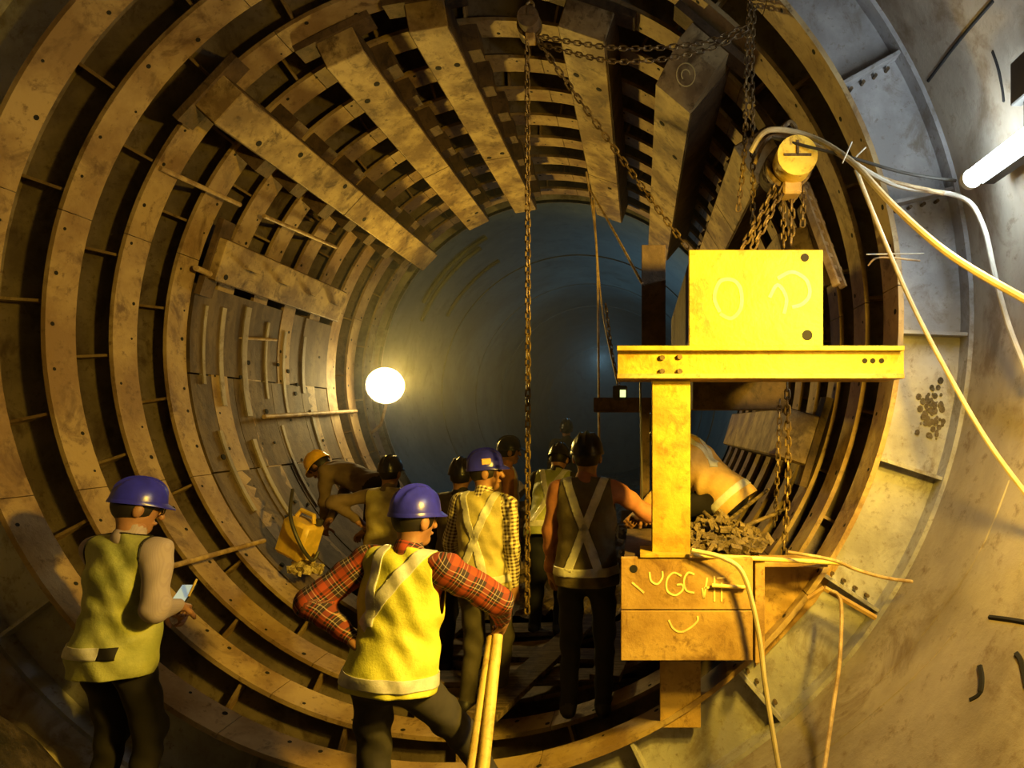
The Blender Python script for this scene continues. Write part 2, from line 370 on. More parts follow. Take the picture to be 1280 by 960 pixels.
# ------------------------------------------------------------------ long box beams under the crown
def ribbon(pts, wd, nrm):
    """flat stroke along pts lying in the plane with normal nrm"""
    m = MB(); nrm = Vector(nrm).normalized(); pts = [Vector(p) for p in pts]; v = []
    for i, p in enumerate(pts):
        t = (pts[min(i+1, len(pts)-1)]-pts[max(i-1, 0)]).normalized(); sd = nrm.cross(t).normalized()*wd
        v += [p+sd, p-sd, p-sd-nrm*.001, p+sd-nrm*.001]
    f = []
    for i in range(len(pts)-1):
        a, b = 4*i, 4*i+4
        f += [(a, a+1, b+1, b), (a+3, b+3, b+2, a+2), (a, b, b+3, a+3), (a+1, a+2, b+2, b+1)]
    return m.add(v, f)
def frame(cx, cz, y, ang):
    """x' = tangential, y' = tunnel axis, z' = radially outward (ang from vertical, clockwise)"""
    s, c = math.sin(ang), math.cos(ang)
    return Matrix(((c, 0, s, cx), (0, 1, 0, y), (-s, 0, c, cz), (0, 0, 0, 1)))
def crown_beam(ang, rb, wd, dp, y0, y1, label, slots, joints, brk=1, chamfer=0):
    a = math.radians(ang); T = frame(rb*math.sin(a), rb*math.cos(a), 0, a)
    t = thing('box_beam', label, 'steel beam', 'box beams along the tunnel crown', (rb*math.sin(a), (y0+y1)/2, rb*math.cos(a)))
    iv = Matrix.Translation(-t.location) @ T
    h = wd/2
    if chamfer:
        m = MB(); m.prism([(-h, 0), (h, 0), (h, dp), (-h, dp)], y0+chamfer, y1, iv)
        m.add([iv @ Vector(p) for p in ((-h, y0+chamfer, 0), (h, y0+chamfer, 0), (h, y0, dp*.55), (-h, y0, dp*.55), (h, y0, dp), (-h, y0, dp), (h, y0+chamfer, dp), (-h, y0+chamfer, dp))],
              [(0, 1, 2, 3), (3, 2, 4, 5), (1, 6, 4, 2), (0, 3, 5, 7), (5, 4, 6, 7)])
    else:
        m = MB().box((-h, y0, 0), (h, y1, dp), iv, .006)
    m.build('beam_body', 'beam', t)
    if chamfer:
        c = Vector((0, y0+chamfer*.45, dp*.3)); u = Vector((1, 0, 0)); w_ = Vector((0, -chamfer, dp*.55)).normalized(); nn = u.cross(w_); nn = -nn if nn.y > 0 else nn
        R3_ = iv.to_3x3()
        for rad, a0, a1 in ((.066, 0, 6.28), (.03, .6, 4.6)):
            ribbon([iv @ (c+nn*.003+(u*math.cos(a)+w_*math.sin(a))*rad) for a in np.linspace(a0, a1, 24)], .0035, R3_ @ nn).build('painted_circle', 'chalk', t)
    m = MB()
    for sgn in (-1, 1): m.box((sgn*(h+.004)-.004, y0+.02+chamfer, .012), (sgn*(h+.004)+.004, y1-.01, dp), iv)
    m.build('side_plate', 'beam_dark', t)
    for y in joints:
        MB().box((-h-.002, y-.003, -.0025), (h+.002, y+.003, .02), iv).build('joint', 'bolt', t)
    for x, y in slots:
        MB().tube([iv @ Vector((x*wd, y, -.003)), iv @ Vector((x*wd, y, .02))], .024, 10).build('slot', 'dark', t)
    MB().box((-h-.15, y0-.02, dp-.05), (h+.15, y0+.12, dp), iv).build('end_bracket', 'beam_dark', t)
    for k in range(NR):                   # wedge plates that clamp the beam to each ring
        y = yk(k)+.03
        if y0+.2 < y < y1-.1:
            for sgn in ((-1, 1) if brk == 2 else (brk,)):
                w0, w1 = sorted((sgn*(h+.01), sgn*(h+.10+.05*random.random())))
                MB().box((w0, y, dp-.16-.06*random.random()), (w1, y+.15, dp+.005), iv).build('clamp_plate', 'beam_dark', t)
    return t
crown_beam(-47, 2.255, .28, .23, 4.1, 8.05, 'rusty box beam at upper left, leftmost of the deep crown beams', [(-.25, 4.5), (.2, 4.9), (-.2, 6.2), (.3, 5.6)], (5.9,), 2)
crown_beam(-26, 2.245, .29, .24, 4.35, 8.0, 'tan box beam on the crown, second deep beam from the left', [(-.25, 4.85), (.25, 4.72), (-.25, 7.7), (.25, 7.6)], (6.3,), 1)
crown_beam(-9.6, 2.235, .28, .25, 4.3, 8.0, 'tan box beam at the crown just left of the long vertical chain', [(-.28, 4.75), (.25, 4.75), (-.28, 6.35), (.25, 6.3)], (6.4,), 1)
crown_beam(18.8, 2.225, .34, .26, 4.2, 8.0, 'tan box beam crossed by the slanting chain at the crown', [(-.28, 4.75), (.25, 4.85), (.2, 6.9)], (6.7,), 0)
crown_beam(40.3, 2.08, .30, .40, 3.85, 7.75, 'narrow box beam with chamfered end and painted circle', [(-.25, 4.5), (.25, 4.85)], (), 0, chamfer=.22)
crown_beam(57.5, 2.19, .30, .30, 4.15, 7.6, 'box beam at upper right behind the yellow chain hoist', [], (5.2, 5.9), -1)
crown_beam(-72, 2.36, .34, .12, 4.9, 6.9, 'flat rust streaked beam on the left wall, lowest of the left beams', [(-.35, 5.0)], (), 0)
crown_beam(107, 2.2, .34, .27, 4.2, 6.8, 'short box beam with bolted end plate on the right wall', [], (), 0)
crown_beam(74, 2.22, .30, .27, 4.3, 7.6, 'box beam behind the top of the large yellow box', [], (), 0)
# ------------------------------------------------------------------ bars on the left wall
def bar(name, a, b, r, mat, label, cat, group=None):
    return tag(MB().tube([a, b], r, 14).build(name, mat, smooth=True), label, cat, group)
bar('steel_bar', P(200, 210, 4.2), P(300, 256, 4.9), .018, 'rod', 'thin bar wedged across two rings at upper left', 'bar')
bar('steel_bar', P(330, 270, 5.2), P(420, 309, 6.4), .018, 'rod', 'thin bar above the flat beam on the left wall', 'bar')
bar('steel_bar', P(330, 521, 5.7), P(445, 514, 7.6), .022, 'rod', 'level bar left of the glowing lamp', 'bar')
bar('steel_bar', P(203, 711, 3.72), P(330, 676, 4.75), .018, 'rod', 'long bar lying on the rings right of the man in mauve shirt', 'bar')
bar('steel_bar', P(255, 420, 5.1), P(345, 425, 6.0), .014, 'rod', 'short bar on the grey left wall panel', 'bar')
bar('steel_bar', P(245, 335, 4.75), P(275, 348, 5.02), .024, 'rod', 'stub bar under near end of the flat left beam', 'bar')
bar('steel_bar', P(372, 265, 5.9), P(432, 300, 6.9), .016, 'rod', 'short bar between the flat beam and the rusty crown beam', 'bar')

# ------------------------------------------------------------------ yellow frame at right
def pbox(m, x0, x1, y0, y1, Ya, Yb, bev=.004):
    a = P(x0, y1, Ya); b = P(x1, y0, Ya); return m.box((a.x, Ya, a.z), (b.x, Yb, b.z), None, bev)
def disc(px, py, Y, r, name, mat, parent, d=.01, n=12):
    p = P(px, py, Y); o = MB().tube([p-Vector((0, .0015, 0)), p+Vector((0, d, 0))], r, n).build(name, mat, parent); return o
def chalk(parent, strokes, Y, wd=.006):
    for st in strokes:
        pts = spline([P(x, y, Y) for x, y in st], 5)
        ribbon(pts, wd, (0, -1, 0)).build('chalk_mark', 'chalk', parent)
UB = thing('yellow_box_beam', 'large bright yellow box beam end resting on the crossbeam', 'steel beam')
a = P(862, 434, 3.02); b = P(1028, 313, 3.02)
MB().box((a.x+.01, 3.045, a.z+.005), (b.x-.01, 5.0, b.z-.005), None, .004).build('beam_body', 'beam_dark', UB)
pbox(MB(), 861, 1029, 312, 433, 3.02, 3.045).build('end_plate', 'yellow', UB)
disc(1006, 322, 3.02, .021, 'hole', 'dark', UB); disc(1009, 419, 3.02, .027, 'hole', 'dark', UB)
chalk(UB, [[(900, 390), (893, 372), (900, 352), (916, 350), (926, 362), (926, 385), (914, 398), (900, 392)],
           [(972, 348), (990, 340), (1008, 350), (1012, 368), (1003, 380), (990, 384)], [(962, 372), (972, 356), (983, 372), (980, 392)]], 3.017, .009)
CB = thing('cross_beam', 'yellow channel crossbeam reaching to the nearest ring', 'steel beam')
m = MB(); pbox(m, 771, 1131, 432, 438, 2.98, 3.24, .002); m.build('top_flange', 'yellow', CB)
m = MB(); pbox(m, 771, 1131, 467, 473, 2.98, 3.24, .002); m.build('bottom_flange', 'ochre', CB)
m = MB(); pbox(m, 772, 1130, 437, 468, 3.03, 3.06, .001); m.build('channel_web', 'yellow', CB)
for x, y in ((828, 447), (850, 446), (828, 464), (850, 464)): disc(x, y, 3.015, .014, 'bolt', 'bolt', CB, .03, 6); 
for x in (1081, 1091, 1102): disc(x, 451, 3.028, .013, 'hole', 'dark', CB)
PO = thing('support_post', 'bright yellow upright post below the crossbeam', 'post')
pbox(MB(), 815, 863, 474, 693, 3.05, 3.07, .003).build('front_plate', 'yellow', PO)
a = P(839, 693, 3.07); b = P(839, 474, 3.07)
MB().box((a.x-.008, 3.07, a.z+.01), (a.x+.008, 3.2, b.z), None, 0).build('post_web', 'ochre', PO)
MB().box((a.x-.097, 3.2, a.z+.01), (a.x+.097, 3.22, b.z), None, 0).build('rear_plate', 'ochre', PO)
LB = thing('lower_box_beam', 'ochre box beam end with chalk marks below the yellow post', 'steel beam')
a = P(776, 826, 3.02); b = P(941, 697, 3.02)
MB().box((a.x+.012, 3.03, a.z+.006), (b.x-.012, 3.9, b.z-.006), None, .004).build('beam_body', 'beam_dark', LB)
pbox(MB(), 776, 941, 697, 762, 3.0, 3.03, .003).build('end_board', 'ochre', LB)
pbox(MB(), 776, 941, 763.5, 826, 3.0, 3.03, .003).build('end_board', 'ochre', LB)
pbox(MB(), 800, 862, 693, 697, 2.99, 3.2, .001).build('packing_plate', 'yellow', LB)
disc(792, 711, 3.0, .02, 'hole', 'dark', LB)
chalk(LB, [[(790, 728), (797, 734), (805, 741)], [(812, 715), (814, 726), (822, 730), (828, 722), (828, 714)],
           [(852, 720), (842, 716), (834, 724), (834, 738), (844, 744), (853, 738), (853, 731), (846, 731)],
           [(868, 718), (860, 716), (855, 726), (858, 738), (868, 741)], [(878, 735), (880, 748)], [(880, 748), (884, 722)], [(880, 735), (892, 734)], [(893, 720), (893, 752)], [(902, 728), (902, 752)], [(896, 723), (906, 722)],
           [(836, 775), (842, 786), (852, 790), (864, 784), (872, 776), (872, 770)]], 2.997, .0045)
SPL = thing('side_plate', 'upright plate standing at the right of the ochre box beam', 'steel plate')
pbox(MB(), 944, 956, 700, 829, 3.06, 3.2, .002).build('plate', 'ochre', SPL)
m = MB(); q = [P(x, y, 3.3) for x, y in ((940, 705), (1050, 705), (1020, 752), (945, 832))]
m.prism([(p.x, p.z) for p in q], 3.3, 3.32); m.build('gusset', 'ochre', SPL)
tag(pbox(MB(), 955, 1035, 703, 709, 3.16, 3.34, .002).build('angle_bar', 'ochre'), 'level angle bar between side plate and nearest ring', 'bar')
ST = thing('stub_post', 'short rusty stub post under the ochre box beam', 'post')
pbox(MB(), 825, 876, 826, 910, 3.24, 3.27, .003).build('front_plate', 'ochre', ST)
a = P(850, 905, 3.27); b = P(850, 827, 3.27); MB().box((a.x-.008, 3.27, a.z), (a.x+.008, 3.4, b.z)).build('post_web', 'beam_dark', ST)
# dark upright plate and cross member behind the frame
tag(pbox(MB(), 802, 832, 306, 434, 3.5, 3.56, .003).build('hanger_plate', 'beam_dark'), 'rusty upright plate left of the large yellow box', 'steel plate')
m = MB(); pbox(m, 742, 815, 497, 515, 4.3, 4.5, .004); m.build('distant_beam', 'beam_dark')
tag(bpy.data.objects['distant_beam'], 'dark level beam stub left of the yellow post', 'steel beam')
tag(pbox(MB(), 800, 812, 515, 640, 4.35, 4.45, .004).build('thin_post', 'beam_dark'), 'thin dark upright just left of the yellow post', 'post')
tag(pbox(MB(), 866, 985, 476, 512, 4.2, 4.5, .004).build('under_beam', 'beam_dark'), 'dark beam under the crossbeam above the bending worker', 'steel beam')  # dark brown box beam below the crossbeam
# rubble heap on the lower box
def rubble(name, cx, cy, cz, rx, ry, h, n, label, mat='rubble', size=.05):
    m = MB()
    for i in range(n):
        a = random.uniform(0, 6.28); q = math.sqrt(random.random()); c = Vector((cx+rx*q*math.cos(a), cy+ry*q*math.sin(a), cz+h*(1-q)*random.uniform(.2, 1)))
        s = size*random.uniform(.4, 1.3)
        if math.hypot(c.x, c.z) > 2.43-s*1.6: continue
        rot = Matrix.Rotation(random.uniform(0, 6), 3, Vector((random.random()-.5, random.random()-.5, random.random()-.5)))
        d = (s*random.uniform(.5, 1.6), s*random.uniform(.4, 1), s*random.uniform(.2, .7))
        v = [c+rot @ Vector((sx*d[0]*random.uniform(.6, 1), sy*d[1]*random.uniform(.6, 1), sz*d[2]*random.uniform(.6, 1))) for sx in (-1, 1) for sy in (-1, 1) for sz in (-1, 1)]
        m.add(v, [(0, 1, 3, 2), (4, 6, 7, 5), (0, 4, 5, 1), (2, 3, 7, 6), (0, 2, 6, 4), (1, 5, 7, 3)])
    return tag(m.build(name, mat), label, 'rubble', kind='stuff')
rubble('scrap_heap', 1.58, 3.5, -1.24, .26, .40, .14, 420, 'heap of broken scrap behind the yellow post', size=.03)
for i, (x0, y0, Y0, x1, y1, Y1) in enumerate(((905, 655, 3.5, 960, 612, 4.0), (895, 672, 3.4, 975, 640, 3.7), (880, 640, 3.6, 935, 690, 3.3), (960, 645, 4.4, 1015, 622, 4.6))):
    bar('scrap_stick', P(x0, y0, Y0), P(x1, y1, Y1), .012, 'wood', ['upper stick poking out of the scrap heap', 'lower stick across the scrap heap', 'stick slanting down to the ochre box', 'stick leaning on right wall near the hanging chain'][i], 'stick')
rubble('muck_heap', -1.5, 7.2, -2.0, .9, 1.4, .55, 380, 'muck and rubble heap under the glowing lamp', size=.09)
rubble('muck_heap', -.35, 7.4, -2.3, 1.1, 1.5, .95, 420, 'rubble heap behind the workers in mid tunnel', size=.10)
rubble('muck_heap', 1.2, 7.2, -2.3, .9, 1.6, .9, 300, 'rubble heap in the dark right of mid tunnel', size=.1)
# planks the crew stand on
for i, (x0, y0, x1, y1, wd) in enumerate(((-.75, 4.75, 1.2, 4.6, .22), (-.7, 5.1, 1.25, 5.2, .24), (-.6, 4.2, 1.1, 4.28, .2), (.2, 3.55, .75, 5.6, .2), (-.5, 4.2, -.35, 5.8, .22), (.9, 3.85, 1.15, 5.4, .2))):
    A, B = Vector((x0, y0, 0)), Vector((x1, y1, 0)); d = B-A; L = d.length; z = -2.36+.03*(i % 2) if i < 3 else -2.30+.035*(i % 3)
    if i == 5: z = -2.2
    T = Matrix.Translation((*((A+B)/2).xy, z)) @ Matrix.Rotation(math.atan2(d.y, d.x), 4, 'Z')
    tag(MB().box((-L/2, -wd/2, -.02), (L/2, wd/2, .02), T, .003).build('plank', 'wood'), ['muddy plank lying across the invert, middle one of three', 'muddy plank lying across the invert, farthest of three', 'muddy plank lying across the invert, nearest of three', 'muddy plank running along the tunnel under the long chain', 'muddy plank along the tunnel left of the checked shirt man', 'muddy plank running below the ochre box beam'][i], 'plank', 'planks on the invert')

# ------------------------------------------------------------------ chains, hoists, ropes
def link_mesh(L, wd, r):
    pts = []
    for i in range(12):
        a = 2*math.pi*i/12; x = math.cos(a)*wd; y = math.sin(a)*wd; pts.append(Vector((x, 0, y+math.copysign(L/2-wd, y))))
    m = MB(); n = 5; v = []
    for i, p in enumerate(pts):
        t = (pts[(i+1) % 12]-pts[i-1]).normalized(); u = Vector((0, 1, 0)); s = t.cross(u)
        v += [p+(u*math.cos(b)+s*math.sin(b))*r for b in (2*math.pi*j/n for j in range(n))]
    m.add(v, [(i*n+j, i*n+(j+1) % n, ((i+1) % 12)*n+(j+1) % n, ((i+1) % 12)*n+j) for i in range(12) for j in range(n)])
    return m.mesh('chain_link', 'chain', True)
LINKS = {s: link_mesh(.062*s, .0155*s, .0058*s) for s in (1., .8)}
def chain(label, pts, s=1., group=None, sag=0):
    pts = spline(pts, 12); pitch = .047*s
    if sag:
        n = len(pts)-1; pts = [p-Vector((0, 0, sag*4*(i/n)*(1-i/n))) for i, p in enumerate(pts)]
    t = thing('chain', label, 'chain', group, pts[0])
    d = [0]
    for i in range(1, len(pts)): d.append(d[-1]+(pts[i]-pts[i-1]).length)
    n = int(d[-1]/pitch); i = 0
    for k in range(n):
        q = (k+.5)*pitch
        while d[i+1] < q: i += 1
        tg = (pts[i+1]-pts[i]).normalized(); p = pts[i]+tg*(q-d[i])
        o = link('chain_link', LINKS[s], t)
        rot = tg.to_track_quat('Z', 'Y').to_matrix().to_4x4() @ Matrix.Rotation(math.pi/2*(k % 2)+.35, 4, 'Z')
        o.matrix_local = Matrix.Translation(p-Vector(pts[0])) @ rot
    return t
chain('long vertical chain hanging down the middle of the tunnel', [P(659, 52, 3.7), P(660, 400, 3.7), P(659, 770, 3.7)])
chain('heavy chain slanting from crown hoist down to the yellow box', [P(668, 42, 3.75), P(760, 165, 3.9), P(862, 312, 4.0)], sag=.05)
chain('chain looping along the crown, upper of two level chains', [P(672, 45, 3.75), P(770, 60, 3.6), P(870, 55, 3.5), P(935, 32, 3.4)], .8)
chain('chain looping along the crown, lower of two level chains', [P(676, 55, 3.75), P(770, 77, 3.6), P(870, 66, 3.5), P(937, 38, 3.4)], .8)
chain('thin chain hanging left of the yellow hoist, left strand', [P(938, -5, 3.4), P(934, 60, 3.4), P(931, 180, 3.4), P(922, 268, 3.4)], .8, 'hoist fall chains')
chain('thin chain hanging left of the yellow hoist, right strand', [P(944, -5, 3.42), P(940, 70, 3.42), P(941, 200, 3.42), P(941, 312, 3.42)], .8, 'hoist fall chains')
chain('slanting chain below the yellow hoist, upper strand', [P(972, 226, 3.3), P(950, 270, 3.3), P(925, 315, 3.3)], 1., 'sling chains')
chain('slanting chain below the yellow hoist, lower strand', [P(979, 232, 3.28), P(958, 276, 3.28), P(938, 316, 3.28)], 1., 'sling chains')
chain('short upright chain under the yellow hoist, left one', [P(978, 232, 3.36), P(980, 313, 3.36)], .8, 'hoist chains')
chain('short upright chain under the yellow hoist, middle one', [P(990, 230, 3.34), P(989, 313, 3.34)], 1., 'hoist chains')
chain('short upright chain under the yellow hoist, right one', [P(1005, 232, 3.36), P(1003, 290, 3.36)], .8, 'hoist chains')
chain('chain hanging beside the bolted end plate at right', [P(984, 478, 3.6), P(985, 600, 3.6), P(979, 700, 3.6)])
chain('chain hanging left of the bolted end plate at right', [P(975, 500, 3.8), P(972, 590, 3.8), P(968, 660, 3.8)], .8)
chain('small chain hanging down to the small lamp', [P(757, 380, 5.0), P(765, 440, 5.0), P(774, 484, 5.0)], .8)
def hoist(px, py, Y, s, label, mat):
    t = thing('chain_hoist', label, 'chain hoist', 'chain hoists', P(px, py, Y))
    MB().tube([(0, -.10*s, 0), (0, .02*s, 0)], .105*s, 24).build('hand_wheel_cover', mat, t, True)
    MB().tube([(-.01*s, .03*s, 0), (-.01*s, .07*s, 0)], .125*s, 24).build('wheel', 'chain', t, True)
    MB().tube([(-.04*s, .075*s, .01*s), (-.04*s, .22*s, .01*s)], .10*s, 20).build('gear_case', 'beam_dark', t, True)
    MB().box((-.07*s, -.108*s, -.006*s), (.07*s, -.10*s, .006*s)).build('name_bar', 'bolt', t)
    MB().box((-.006*s, -.108*s, .0), (.006*s, -.10*s, .075*s)).build('name_bar', 'bolt', t)
    hk = [(0, .06*s, .10*s), (0, .06*s, .17*s), (.03*s, .06*s, .21*s), (0, .06*s, .25*s), (-.04*s, .06*s, .22*s)]
    MB().tube(spline(hk, 5), .014*s, 8).build('top_hook', 'chain', t, True)
    MB().box((-.05*s, .0, -.16*s), (.05*s, .12*s, -.09*s), None, .01*s).build('lower_block', 'ochre', t)
    return t
hoist(991, 204, 3.25, 1., 'yellow round chain hoist hanging above the large yellow box', 'drum')
hoist(662, 28, 3.72, .62, 'dark chain hoist at the crown holding the long chain', 'beam_dark')
hm = P(960, 172, 3.3)
def cable(name, label, pts, r, mat, cat='cable', n=8):
    return tag(MB().tube(spline(pts, 10), r, n).build(name, mat, smooth=True), label, cat)
cable('rope', 'rope hanging from the crown left of the yellow frame', [P(733, 215, 5.0), P(745, 300, 5.0), P(748, 420, 5.0), P(749, 560, 5.0)], .009, 'rod', 'rope')
cable('rope', 'slanting rope tied to the rusty hanger plate', [P(738, 238, 5.0), P(765, 285, 4.5), P(803, 355, 3.5)], .009, 'rod', 'rope')
cable('rope', 'thin rope falling to the small lamp', [P(742, 250, 5.0), P(752, 380, 5.0), P(772, 480, 5.0)], .007, 'rod', 'rope')
cable('rope', 'thin dark rope beside the back of the man in crossed straps', [P(800, 440, 3.9), P(801, 520, 3.9), P(803, 640, 3.9)], .006, 'cable_dark', 'rope')
cable('conduit', 'thick pale cable sweeping down across the right wall', [P(938, 190, 3.3), P(960, 163, 3.25), P(1010, 170, 3.2), P(1062, 200, 3.0), P(1120, 260, 2.75), P(1190, 320, 2.5), P(1300, 385, 2.2)], .015, 'cable')
cable('conduit', 'pale cable running down the right wall below the thick one', [P(1070, 212, 3.0), P(1095, 275, 3.0), P(1140, 380, 2.95), P(1195, 485, 2.75), P(1240, 560, 2.55), P(1300, 640, 2.35)], .011, 'cable')
cable('conduit', 'grey cable looping past the white tube lamp', [P(1062, 200, 3.02), P(1120, 232, 3.0), P(1200, 246, 2.95), P(1228, 280, 2.9), P(1245, 350, 2.8), P(1262, 410, 2.75), P(1290, 480, 2.6)], .012, 'cable_grey')
cable('cable', 'thin dark cable between hoist and outer flange', [P(965, 172, 3.2), P(1060, 196, 3.05), P(1130, 216, 3.0), P(1195, 226, 2.98)], .008, 'cable_dark')
cable('cable', 'brown cable bundled along the top of the thick pale cable', [P(943, 205, 3.35), P(966, 170, 3.32), P(1030, 184, 3.2), P(1100, 222, 3.02), P(1180, 242, 2.96)], .011, 'rod')
cable('tie_wire', 'upper stiff wire end sticking from the cable bundle', [P(1053, 204, 3.0), P(1065, 177, 2.98)], .004, 'cable_grey', 'wire')
cable('tie_wire', 'lower stiff wire end sticking from the cable bundle', [P(1070, 196, 3.0), P(1082, 184, 2.98)], .004, 'cable_grey', 'wire')
cable('tie_wire', 'level wire pegged on the nearest ring, right of the large yellow box', [P(1083, 318, 3.15), P(1155, 317, 3.1)], .004, 'cable_grey', 'wire')
cable('tie_wire', 'bent wire pegged just below the level wire', [P(1085, 332, 3.15), P(1100, 322, 3.12), P(1150, 326, 3.1)], .005, 'rod', 'wire')
cable('conduit', 'pale cable drooping over the ochre box beam to the floor', [P(865, 688, 2.96), P(905, 698, 2.93), P(930, 720, 2.92), P(948, 790, 2.92), P(957, 860, 2.9), P(975, 970, 2.85)], .012, 'cable')
cable('conduit', 'dark cable hanging from the ring bracket at lower right', [P(1038, 738, 3.08), P(1051, 752, 3.05), P(1050, 820, 2.9), P(1042, 880, 2.8), P(1027, 985, 2.58)], .010, 'rod')
cable('cable', 'thin cable across the lower right ring', [P(985, 690, 3.05), P(1040, 700, 3.0), P(1070, 712, 3.0), P(1105, 722, 3.02), P(1140, 727, 3.05)], .009, 'rod')
bar('steel_bar', P(866, 694, 2.98), P(1052, 704, 3.15), .012, 'pole', 'yellow bar laid from the ochre box to nearest ring', 'bar')
bar('steel_bar', P(890, 732, 2.985), P(932, 734, 2.985), .010, 'pole', 'short yellow peg on the face of the ochre box', 'bar')
NB = thing('notched_rail', 'rusty notched rail slanting down right of the yellow hoist', 'rail', loc=P(1003, 228, 3.75))
a, b = P(1003, 228, 3.75), P(1050, 358, 3.55); q = (b-a).to_track_quat('Z', 'Y').to_matrix().to_4x4(); L_ = (b-a).length
for x in (-.035, .035): MB().box((x-.012, -.02, 0), (x+.012, .02, L_), q).build('side_rail', 'rod', NB)
for i in range(9): MB().box((-.03, -.012, L_*(i+.3)/9), (.062+.012*(i % 2), .012, L_*(i+.62)/9), q).build('rung', 'rod', NB)
BR = thing('corner_bracket', 'open angle bracket on the nearest ring at lower right', 'bracket')
MB().tube([P(1030, 735, 3.1), P(1094, 772, 3.1)], .016, 6).build('lip', 'ochre', BR)
MB().tube([P(1030, 735, 3.1), P(1010, 748, 3.12)], .014, 6).build('lip', 'ochre', BR)
# yellow hand poles the plaid shirt man leans on
bar('hand_pole', P(615, 797, 2.95), P(586, 990, 2.5), .026, 'pole', 'yellow pole leaned on by man in plaid shirt, left of the pair', 'pole', 'hand poles')
bar('hand_pole', P(622, 795, 2.94), P(601, 990, 2.48), .026, 'pole', 'yellow pole leaned on by man in plaid shirt, right of the pair', 'pole', 'hand poles')

# ------------------------------------------------------------------ lamps
LA = thing('flood_lamp', 'glowing round lamp on the left side deep in the tunnel', 'lamp', loc=FAR_P)
d = (Vector((CX, 0, CZ))-Vector(FAR_P)).normalized()*1.0
m = MB(); v = []; 
q = d.to_track_quat('Z', 'Y').to_matrix()
m.tube([q @ Vector((0, 0, z)) for z in (-.16, -.10, -.02, .03)], [.08, .19, .235, .24], 24); m.build('reflector', 'cable_dark', LA, True)
m = MB(); m.tube([q @ Vector((0, 0, z)) for z in (.03, .06, .09, .10)], [.225, .21, .15, .05], 24); m.build('glass', 'lamp_glass', LA, True)
MB().tube([(0, .05, -.2), (-.1, .1, -.5), (-.25, .15, -.62)], .02, 8).build('stand', 'rod', LA)
TL = thing('tube_lamp', 'bright white tube lamp fixed to the right wall', 'lamp', loc=(2.70, 2.45, .575))
MB().tube([(0, -.55, 0), (0, .43, 0)], .042, 16).build('tube', 'tube_glow', TL, True)
MB().tube([(0, .43, 0), (0, .46, 0)], .046, 16).build('end_cap', 'cable_grey', TL, True)
MB().box((.03, -.5, -.04), (.085, .4, .04)).build('batten', 'cable_dark', TL)
MB().box((-.03, -.05, .16), (.02, .09, .34), None, .005).build('bracket', 'cable_dark', TL)
MB().box((.0, .0, .03), (.02, .05, .2), None, .002).build('bracket_arm', 'cable_dark', TL)
SL = thing('small_lamp', 'small greenish lamp left of the yellow post', 'lamp', loc=P(775, 491, 4.2))
MB().box((-.05, 0, -.05), (.05, .06, .05), None, .008).build('housing', 'cable_dark', SL)
MB().box((.0, -.004, -.03), (.04, .0, .02), None, 0).build('lens', 'small_glow', SL)
WL = thing('work_lamp', 'yellow floodlight on the right wall beside the camera', 'lamp', loc=FLOOD_P)
q = (Vector((-.3, 4.6, -.55))-Vector(FLOOD_P)).to_track_quat('Y', 'Z').to_matrix().to_4x4()
MB().box((-.16, -.20, -.12), (.16, -.13, .12), q, .01).build('housing', 'cable_dark', WL)
MB().box((-.14, -.13, -.10), (.14, -.122, .10), q).build('glass', 'flood_glass', WL)
MB().tube([(.05, -.14, 0), (.35, -.2, .1), (.85, -.2, .15)], .02, 8).build('arm', 'rod', WL)

# ------------------------------------------------------------------ jerrycan
JC = thing('jerrycan', 'yellow plastic jerrycan at the left wall below the rings', 'jerrycan', loc=P(375, 672, 4.9))
q = Matrix.Rotation(.3, 4, 'Y') @ Matrix.Rotation(-.35, 4, 'Z')
MB().box((-.14, -.10, -.155), (.14, .10, .145), q, .03).build('body', 'jerry', JC, True)
MB().tube([q @ Vector((-.1, 0, .15)), q @ Vector((-.07, 0, .21)), q @ Vector((.07, 0, .21)), q @ Vector((.1, 0, .15))], .018, 8).build('handle', 'jerry', JC, True)
MB().tube([q @ Vector((.11, .03, .14)), q @ Vector((.11, .03, .19))], .03, 12).build('cap', 'cable_dark', JC, True)
cable('hose', 'dark hose looped over the jerrycan', [P(366, 612, 4.95), P(363, 645, 4.75), P(375, 680, 4.72), P(390, 700, 4.8), P(398, 690, 4.85)], .014, 'cable_dark', 'hose')
rubble('wrap_heap', P(378, 705, 4.85).x, 4.85, P(378, 712, 4.85).z, .16, .14, .10, 60, 'crumpled shiny wrap below the jerrycan', 'plastic', .035)
rubble('wrap_heap', P(372, 948, 3.33).x, 3.33, P(372, 952, 3.33).z, .10, .06, .04, 40, 'crumpled shiny wrap on the ring at bottom left', 'plastic', .03)

